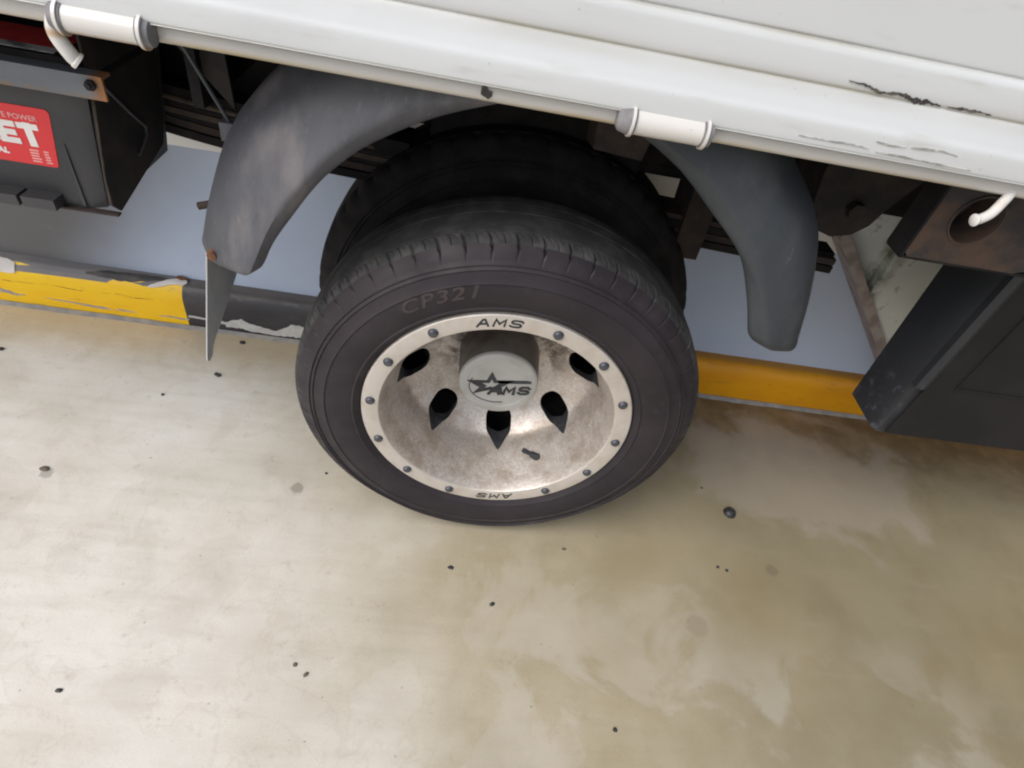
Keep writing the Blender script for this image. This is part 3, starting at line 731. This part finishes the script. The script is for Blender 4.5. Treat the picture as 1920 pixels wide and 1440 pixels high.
# ---- fenders
def fender(inner, crease, outer, label, mat, sgn):
    n_ = 44
    I = catmull([(x, -.0205, z) for x, z in inner], n_); K = catmull([(x, -.032, z) for x, z in crease], n_)
    O = catmull([(x, .040, z) for x, z in outer], n_)
    rows = []
    for i in range(n_ + 1):
        a, k, o = I[i], K[i], O[i]
        outd = (o - k).normalized(); rad = Vector((o.x, 0, o.z - .42)).normalized()
        m1 = k.lerp(o, .12) + Vector((0, -.0035, 0)) + rad * .002
        m2 = k.lerp(o, .45) + rad * .011 + Vector((0, -.010, 0))
        m3 = k.lerp(o, .80) + rad * .009 + Vector((0, -.003, 0))
        back = o + Vector((0, .028, 0)) + rad * .002; back2 = o + Vector((0, .095, 0)) - rad * .004
        hem = a + Vector((0, .006, 0)) - rad * .000
        e = [hem, a, a.lerp(k, .5) + Vector((0, -.001, 0)), k + Vector((0, .001, 0)) - rad * .0012, m1, m2, m3, o, back, back2]
        rows.append(catmull(e[:4], 6) + catmull(e[3:], 21)[1:])
    k = len(rows[0])
    # round off and close the lower end
    last = rows[-1]; cen_ = (last[3] + last[15] + last[21]) / 3; dn = (K[-1] - K[-3]).normalized()
    for (sc, dd, by) in [(math.cos(math.radians(q_)) ** .6, .022 * math.sin(math.radians(q_)), .016 * (1 - math.cos(math.radians(q_)))) for q_ in (12, 24, 36, 48, 60, 72, 82, 88)]:
        rows.append([cen_.lerp(p, sc) + dn * dd + Vector((0, by, 0)) for p in last])
    V = [p for r_ in rows for p in r_]; F = []
    for i in range(len(rows) - 1):
        for j in range(k - 1): F.append((i * k + j, i * k + j + 1, i * k + k + j + 1, i * k + k + j))
    o = new_obj('fender', V, F, mat, truck, True); o['label'] = label
    bm = bmesh.new(); bm.from_mesh(o.data); bmesh.ops.recalc_face_normals(bm, faces=bm.faces); bm.to_mesh(o.data); bm.free()
    md = o.modifiers.new('s', 'SOLIDIFY'); md.thickness = .003; md.offset = 0
    me = bpy.data.meshes.new_from_object(o.evaluated_get(bpy.context.evaluated_depsgraph_get())); o.modifiers.clear(); o.data = me
    me.set_sharp_from_angle(angle=math.radians(50))
    return o
fl = fender([(-.045, .684), (-.109, .659), (-.162, .628), (-.190, .605), (-.215, .578), (-.243, .538), (-.262, .508), (-.274, .482)],
            [(-.060, .6860), (-.130, .667), (-.165, .644), (-.200, .614), (-.227, .581), (-.246, .555), (-.263, .525), (-.283, .480)],
            [(-.110, .732), (-.170, .712), (-.215, .685), (-.249, .658), (-.286, .619), (-.313, .580), (-.339, .515), (-.353, .470)], 'dusty left fender', 'fender', -1)
fr = fender([(.035, .684), (.067, .673), (.093, .660), (.119, .644), (.157, .614), (.202, .575), (.232, .528), (.253, .485)],
            [(.060, .6860), (.101, .668), (.140, .648), (.172, .622), (.214, .583), (.240, .540), (.258, .510), (.274, .482)],
            [(.130, .722), (.180, .703), (.215, .679), (.240, .650), (.270, .622), (.300, .582), (.328, .510), (.342, .452)], 'dark right fender', 'fender2', 1)
# fender bolt with rust, side stub, hanging flap
tube('fender_bolt', [(-.3265, -.0150, .4770), (-.3260, .010, .4780)], .0050, 'rust', fl, 12)
tube('fender_bolt', [(-.356, .040, .500), (-.345, .042, .503)], .0040, 'rustdark', fl, 12)
def flap():
    fp = [(-.352, .025, .470), (-.352, .0245, .449), (-.352, -.0262, .343), (-.352, -.0265, .338), (-.352, -.022, .334), (-.352, -.013, .336), (-.352, -.0065, .345), (-.352, .088, .382), (-.350, .100, .440)]
    return hexa('mud_flap', fp, [(x + .0016, y, z) for x, y, z in fp], 'flap', truck, .0003)
flap()
# strut and bracket
tube('stay_rod', [(-.345, .030, .680), (-.338, .034, .662), (-.3095, .040, .5965), (-.307, .045, .585)], .0019, 'fender2', truck, 10)
bm = bmesh.new(); add_box(bm, (-.318, .036, .578), (-.300, .048, .596)); bm_obj('stay_bracket', bm, 'fender', truck, True, .002)

# ---- underbody: chassis rail, leaf spring, brackets
box('frame_rail', (-1.5, .262, .540), (1.9, .330, .700), 'under', truck, .003)
def leaf(z_fn, y0, y1, x0, x1, th, mat):
    nx = 40; V = []; F = []
    for i in range(nx + 1):
        x = x0 + (x1 - x0) * i / nx; z = z_fn(x)
        V += [(x, y0, z), (x, y1, z), (x, y1, z + th), (x, y0, z + th)]
    for i in range(nx):
        for j in range(4): F.append((4 * i + j, 4 * i + (j + 1) % 4, 4 * i + 4 + (j + 1) % 4, 4 * i + 4 + j))
    F += [(0, 1, 2, 3), (4 * nx, 4 * nx + 3, 4 * nx + 2, 4 * nx + 1)]
    return new_obj('leaf', V, F, mat, spring)
spring = sub_empty('leaf_spring', truck)
base = lambda x: .4585 - .0395 * x + .31 * max(0, -x - .27) ** 2
leaf(lambda x: base(x), .222, .278, -.52, .47, .011, 'under')
leaf(lambda x: base(x) + .0125, .224, .276, -.52, .47, .0095, 'rustdark')
leaf(lambda x: base(x) + .0235, .224, .276, -.50, .40, .0095, 'under')
leaf(lambda x: base(x) + .0345 + max(0, (-x - .42)) * -.05, .224, .276, -.47, .34, .0070, 'rustdark')
# helper leaf that rises to the left: its ochre edge shows behind the fender
leaf(lambda x: .512 - .10 * (x + .49) * .55 + max(0, -x - .3) * .035, .222, .276, -.60, -.16, .007, 'ochre')
leaf(lambda x: .523 - .10 * (x + .49) * .55 + max(0, -x - .3) * .035, .222, .276, -.60, -.16, .022, 'under')
tube('brake_pipe', catmull([(-.60, .20, .566), (-.50, .20, .552), (-.40, .20, .540), (-.30, .20, .531), (-.2, .2, .526)], 20), .0035, 'ochre', truck, 10)
box('spring_end', (.40, .235, .440), (.470, .27, .466), 'under', truck, .004)
box('rail_flange', (.0, .2615, .526), (1.2, .331, .5396), 'under', truck, .002)
hexa('spring_shackle', [(.225, .214, .432), (.262, .214, .432), (.258, .214, .56), (.218, .214, .575)], [(.225, .286, .432), (.262, .286, .432), (.258, .286, .56), (.218, .286, .575)], 'rustdark', truck, .003)
hexa('bump_stop', [(.055, .12, .600), (.112, .12, .596), (.120, .12, .66), (.050, .12, .66)], [(.055, .18, .588), (.112, .18, .585), (.120, .18, .66), (.050, .18, .66)], 'rustdark', truck, .006)
hg = [(.352, .18, .70), (.356, .18, .600), (.366, .18, .545), (.386, .18, .523), (.410, .18, .517), (.436, .18, .524), (.452, .18, .540), (.462, .18, .566), (.480, .18, .60), (.520, .18, .66), (.535, .18, .70)]
hexa('spring_hanger', hg, [(x, .255, z) for x, y, z in hg], 'undergrey', truck, .004)
tube('hanger_bolt', [(.418, .168, .560), (.418, .18, .560)], .011, 'undergrey', truck, 6)
box('outrigger', (-.345, .05, .60), (-.335, .26, .70), 'under', truck, .002)
hexa('gusset', [(-.40, .06, .70), (-.315, .06, .70), (-.310, .06, .60)], [(-.40, .064, .70), (-.315, .064, .70), (-.310, .064, .60)], 'undergrey', truck, .001)
box('dark_fill_panel', (-.135, .235, .46), (.143, .262, .70), 'under', truck, .004)  # added dark panel that keeps the gap above the inner tyre black
box('sill_plate', (-.60, .258, .520), (-.25, .2618, .70), 'under', truck, .001)
box('axle_tube', (-.03, .34, .24), (.03, .425, .30), 'under', truck, .006)

# ---- battery under the bed
bat = sub_empty('battery', truck); bat['label'] = 'charcoal battery with red label'
XR = -.4365
def bt(u, v, y=.044): return (u, y, v)
# front face leans slightly, right edge chamfered
z0, z1 = .4755, .604
hexa('battery_case', [(-.74, .044, z0), (-.470, .044, z0), (-.4585, .050, z0), (-.4585, .20, z0), (-.74, .20, z0)],
     [(-.74, .040, z1), (-.452, .040, z1), (-.4400, .046, z1), (-.4400, .20, z1), (-.74, .20, z1)], 'batcase', bat, .003)
hexa('battery_lid', [(-.74, .036, z1 + .0005), (-.437, .036, z1 + .0005), (-.437, .20, z1 + .0005), (-.74, .20, z1 + .0005)],
     [(-.74, .042, .628), (-.441, .042, .628), (-.441, .20, .628), (-.74, .20, .628)], 'under', bat, .003)
fy = lambda v: .044 - .004 * (v - z0) / (z1 - z0)
def bl(name, pts, mat, lift):
    return extrude_map(name, pts, [tuple(range(len(pts)))[::-1]], lambda u, v, d: (u, fy(v) - lift * d - .0001, v), None, mat, bat)
def rounded(x0, x1, za, zb, r, skew=0):
    out = []
    for cx, cz, a0 in ((x1 - r, zb - r, 0), (x0 + r, zb - r, 90), (x0 + r, za + r, 180), (x1 - r, za + r, 270)):
        for q in range(5):
            a = math.radians(a0 + q * 22.5); out.append((cx + r * math.cos(a) + skew * (cz - za), cz + r * math.sin(a)))
    return out
bl('label', rounded(-.70, -.4895, .5175, .5775, .004, .19), 'red', .0006)
def blt(txt, size, u, v, mat, off=0., sh=0., sx=1., sp=1., name='lettering'):
    V2, F = text_mesh(txt, size, off, sh, sp, sx); umax = max(p[0] for p in V2)
    extrude_map(name, [(a - umax + u, b + v) for a, b in V2], F, lambda uu, vv, d: (uu, fy(vv) - .0007 - .0004 * d, vv), None, mat, bat)
stroke_text('ROCKET', .0196, .0225, .0010, .0072, lambda u, v, d: (u - .5560, fy(v + .5495) - .0007 - .0004 * d, v + .5495), 'whiteink', bat, thv=.0058)
blt('ULTIMATE POWER', .0072, -.4920, .5665, 'pinkink', .0001, 0, 1.05)
blt('GLOBAL', .0080, -.5320, .5290, 'whiteink', .0004, .2, 1.1)
for rI in range(5):                         # rows of small print, too fine to read
    for (xa, wd_) in ((-.5115, .0085 - .0006 * (rI % 3)), (-.4985, .0048 - .0005 * (rI % 2))):
        bl('small_print', [(xa + .0009 * rI * -.4, .5325 - rI * .0029), (xa + wd_, .5325 - rI * .0029), (xa + wd_, .5340 - rI * .0029), (xa, .5340 - rI * .0029)], 'pinkink', .0009)
# hold-down lugs at the foot, rib on the front
for a, b in ((-.75, -.585), (-.580, -.5330), (-.5290, -.4970)):
    bm = bmesh.new(); add_box(bm, (a, .026, .4765), (b, .0435, .4880)); bm_obj('foot_lug', bm, 'batcase', bat, True, .003)
hexa('moulded_rib', [(-.4790, .0435, .478), (-.4745, .0435, .478), (-.4745, .0405, .545), (-.4760, .0405, .545)], [(-.4785, .0415, .478), (-.4750, .0415, .478), (-.4748, .0400, .545), (-.4757, .0400, .545)], 'batcase', bat, .0006)
# top label
extrude_map('top_label', [(-.72, .057), (-.459, .057), (-.459, .104), (-.72, .104)], [(0, 1, 2, 3)], lambda u, v, d: (u, v, .6280 + .0005 * d), None, 'reddark', bat)
extrude_map('label_stripe', [(-.72, .046), (-.459, .046), (-.459, .058), (-.72, .058)], [(0, 1, 2, 3)], lambda u, v, d: (u, v, .6286 + .0004 * d), None, 'dirtywhite', bat)
# tray: side plate, lip, back
tray = sub_empty('battery_tray', truck)
sp_ = [(-.445, .026, .494), (-.445, .040, .4800), (-.445, .156, .5065), (-.445, .170, .534), (-.445, .182, .60), (-.445, .185, .70), (-.445, .060, .70), (-.445, .052, .600), (-.445, .040, .56)]
sp_ = [(-.4405, y, z) for x, y, z in sp_]
hexa('side_plate', sp_, [(x + .0025, y, z) for x, y, z in sp_], 'undergrey', tray, .0006)
box('tray_floor', (-.78, .038, .4728), (-.4425, .045, .4752), 'rustdark', tray, .0008)
tube('plate_edge', [(-.4375, .051, .600), (-.4375, .040, .56), (-.4375, .028, .52), (-.4375, .026, .494)], .0012, 'ochre', tray, 8)
tube('wire_clip', [(-.4365, .066, .600), (-.4365, .100, .562), (-.4365, .1240, .538), (-.4365, .122, .530), (-.4365, .098, .517)], .0014, 'fender', tray, 8)
# hold-down bar: angle iron with bolt at its rusty end
bm = bmesh.new(); add_box(bm, (-.80, .0260, .6015), (-.4110, .0290, .6225)); add_box(bm, (-.80, .0292, .6195), (-.4110, .0410, .6225))
bar = bm_obj('hold_down_bar', bm, 'strap', truck, True, .0012)
tube('nut', [(-.4210, .0215, .6150), (-.4210, .0258, .6150)], .0048, 'undergrey', bar, 6)
tube('nut', [(-.4210, .0190, .6150), (-.4210, .0260, .6150)], .0026, 'undergrey', bar, 10)

# ---- black box right of the wheel
bx = sub_empty('storage_box', truck); bx['label'] = 'black plastic box below the bed at right'
hexa('box_body', [(.545, .052, .302), (.551, .042, .302), (1.10, .042, .302), (1.10, .30, .302), (.545, .118, .302)],
     [(.545, .052, .640), (.551, .042, .640), (1.10, .042, .640), (1.10, .30, .640), (.545, .142, .640)], 'boxplastic', bx, .005)
hexa('front_skin', [(.562, .038, .304), (1.10, .038, .304), (1.10, .0418, .304), (.562, .0418, .304)], [(.562, .038, .640), (1.10, .038, .640), (1.10, .0418, .640), (.562, .0418, .640)], 'boxfront', bx, .001)
hexa('edge_bead', [(.545, .0370, .395), (.553, .0330, .395), (.561, .0370, .395), (.561, .0405, .395), (.545, .0465, .395)], [(.545, .0370, .640), (.553, .0330, .640), (.561, .0370, .640), (.561, .0405, .640), (.545, .0465, .640)], 'boxplastic', bx, .0022)
for (xa, xb, za, zb) in ((.60, .92, .56, .563), (.60, .92, .40, .403), (.60, .603, .403, .56)):
    box('moulded_rib', (xa, .0360, za), (xb, .0385, zb), 'boxfront', bx, .0008)
# ---- rusty square bracket with a round hole
def bracket():
    cxh, czh, rh = .421, .6420, .0240; n_ = 40
    x0_, x1_, za, zb = .372, .520, .5935, .700
    bm = bmesh.new(); ring = []; ring2 = []; out = []
    for i in range(n_):
        a = 2 * PI * (i + .5) / n_; ca, sa = math.cos(a), math.sin(a)
        ring.append(bm.verts.new((cxh + rh * ca, .000, czh + rh * sa))); ring2.append(bm.verts.new((cxh + rh * ca, .045, czh + rh * sa)))
        t = min(((x1_ if ca > 0 else x0_) - cxh) / ca if abs(ca) > 1e-6 else 9, ((zb if sa > 0 else za) - czh) / sa if abs(sa) > 1e-6 else 9)
        out.append(bm.verts.new((cxh + t * ca, .000, czh + t * sa)))
    for i in range(n_):
        j = (i + 1) % n_
        bm.faces.new((out[i], out[j], ring[j], ring[i])); bm.faces.new((ring[i], ring[j], ring2[j], ring2[i]))
    bm.faces.new(ring2)
    return bm_obj('square_bracket', bm, 'bracket', truck, True)
brk = bracket()
hexa('bracket_side', [(.3715, -.0005, .5930), (.3715, -.0005, .70), (.3715, .030, .70), (.3715, .030, .5930)][::-1], [(.3745, -.0005, .5930), (.3745, -.0005, .70), (.3745, .030, .70), (.3745, .030, .5930)][::-1], 'under', truck, .0006)
box('bracket_base', (.3725, .001, .5905), (.520, .030, .5935), 'under', truck, .0006)
lathe('hole_ring', [(.0242, .001), (.0245, -.0022), (.0262, -.0024), (.0268, .001)], (.421, 0, .642), 'bracket', brk, 40)

# ---------------------------------------------------------------- small things lying on the floor
def grit(x, y, s, label, mat='pebble', el=1.0, rot=0., name='debris_chip', group=None):
    bm = bmesh.new(); s *= .78; bmesh.ops.create_icosphere(bm, subdivisions=2, radius=s)
    sd_ = random.random() * 50
    for v in bm.verts:
        f = 1 + .35 * noise.noise(v.co / s * 1.3 + Vector((sd_, 0, 0))); v.co = Vector((v.co.x * f * el, v.co.y * f, max(v.co.z * f * .55, -s * .3)))
    bmesh.ops.rotate(bm, verts=bm.verts, cent=(0, 0, 0), matrix=Matrix.Rotation(rot, 3, 'Z'))
    o = bm_obj(name, bm, mat, None, True); o.location = (x, y, s * .3); tag(o, label, 'debris', group or 'bits of grit on the floor'); return o
tg = lathe('rubber_plug', [(.0001, -.0095), (.006, -.0092), (.0095, -.0065), (.0112, -.003), (.0118, 0.0)], (0, 0, 0), 'pebble', None, 26)
tg.rotation_euler = (-PI / 2, 0, 0); tg.location = (.471, .090, .0005); tg.rotation_euler = (-PI / 2, 0, .3)
tag(tg, 'round black rubber plug lying on the floor right of the tyre', 'plug')
grit(-.030, -.073, .0042, 'dark flat chip just below the bottom of the tyre', el=1.5)
grit(.037, -.126, .0040, 'dark chip lying below and right of the flat chip under the tyre', el=1.3, rot=.8)
grit(.420, -.024, .0036, 'left one of two close dark specks below the rubber plug')
grit(.435, -.029, .0036, 'right one of two close dark specks below the rubber plug')
grit(.210, -.285, .0038, 'black chip at the bottom of the photo, right of centre', el=1.1)
grit(-.505, .276, .0058, 'black elongated chip on the floor below the mud flap tip', el=1.7, rot=-.7)
grit(-.577, .210, .0038, 'small dark chip left of the elongated one by the mud flap')
grit(-.885, .272, .0060, 'dark chip at the left edge of the photo below the yellow kerb')
grit(-.677, .027, .0060, 'grey-brown flat chip on the pale floor at far left', 'pebble_brown', 1.5)
grit(.429, .141, .0034, 'tiny brown speck on the floor above the rubber plug', 'pebble_brown')
grit(.153, -.020, .0034, 'tiny brown speck between the tyre bottom and the two close specks', 'pebble_brown', 1.4)
grit(-.490, -.285, .0036, 'dark green-black speck near the bottom left corner', el=1.4)
grit(-.256, .078, .0030, 'tiny dark speck left of the tyre near its lower edge')
grit(-.223, -.234, .0038, 'brown chip below centre-left of the floor', 'pebble_brown')
grit(-.492, .374, .0058, 'dark crumb on the floor against the kerb beside the mud flap', el=1.3)
grit(-.206, -.245, .0034, 'pale brown crumb just right of the brown chip at lower centre-left', 'pebble_brown', 1.5, .9)
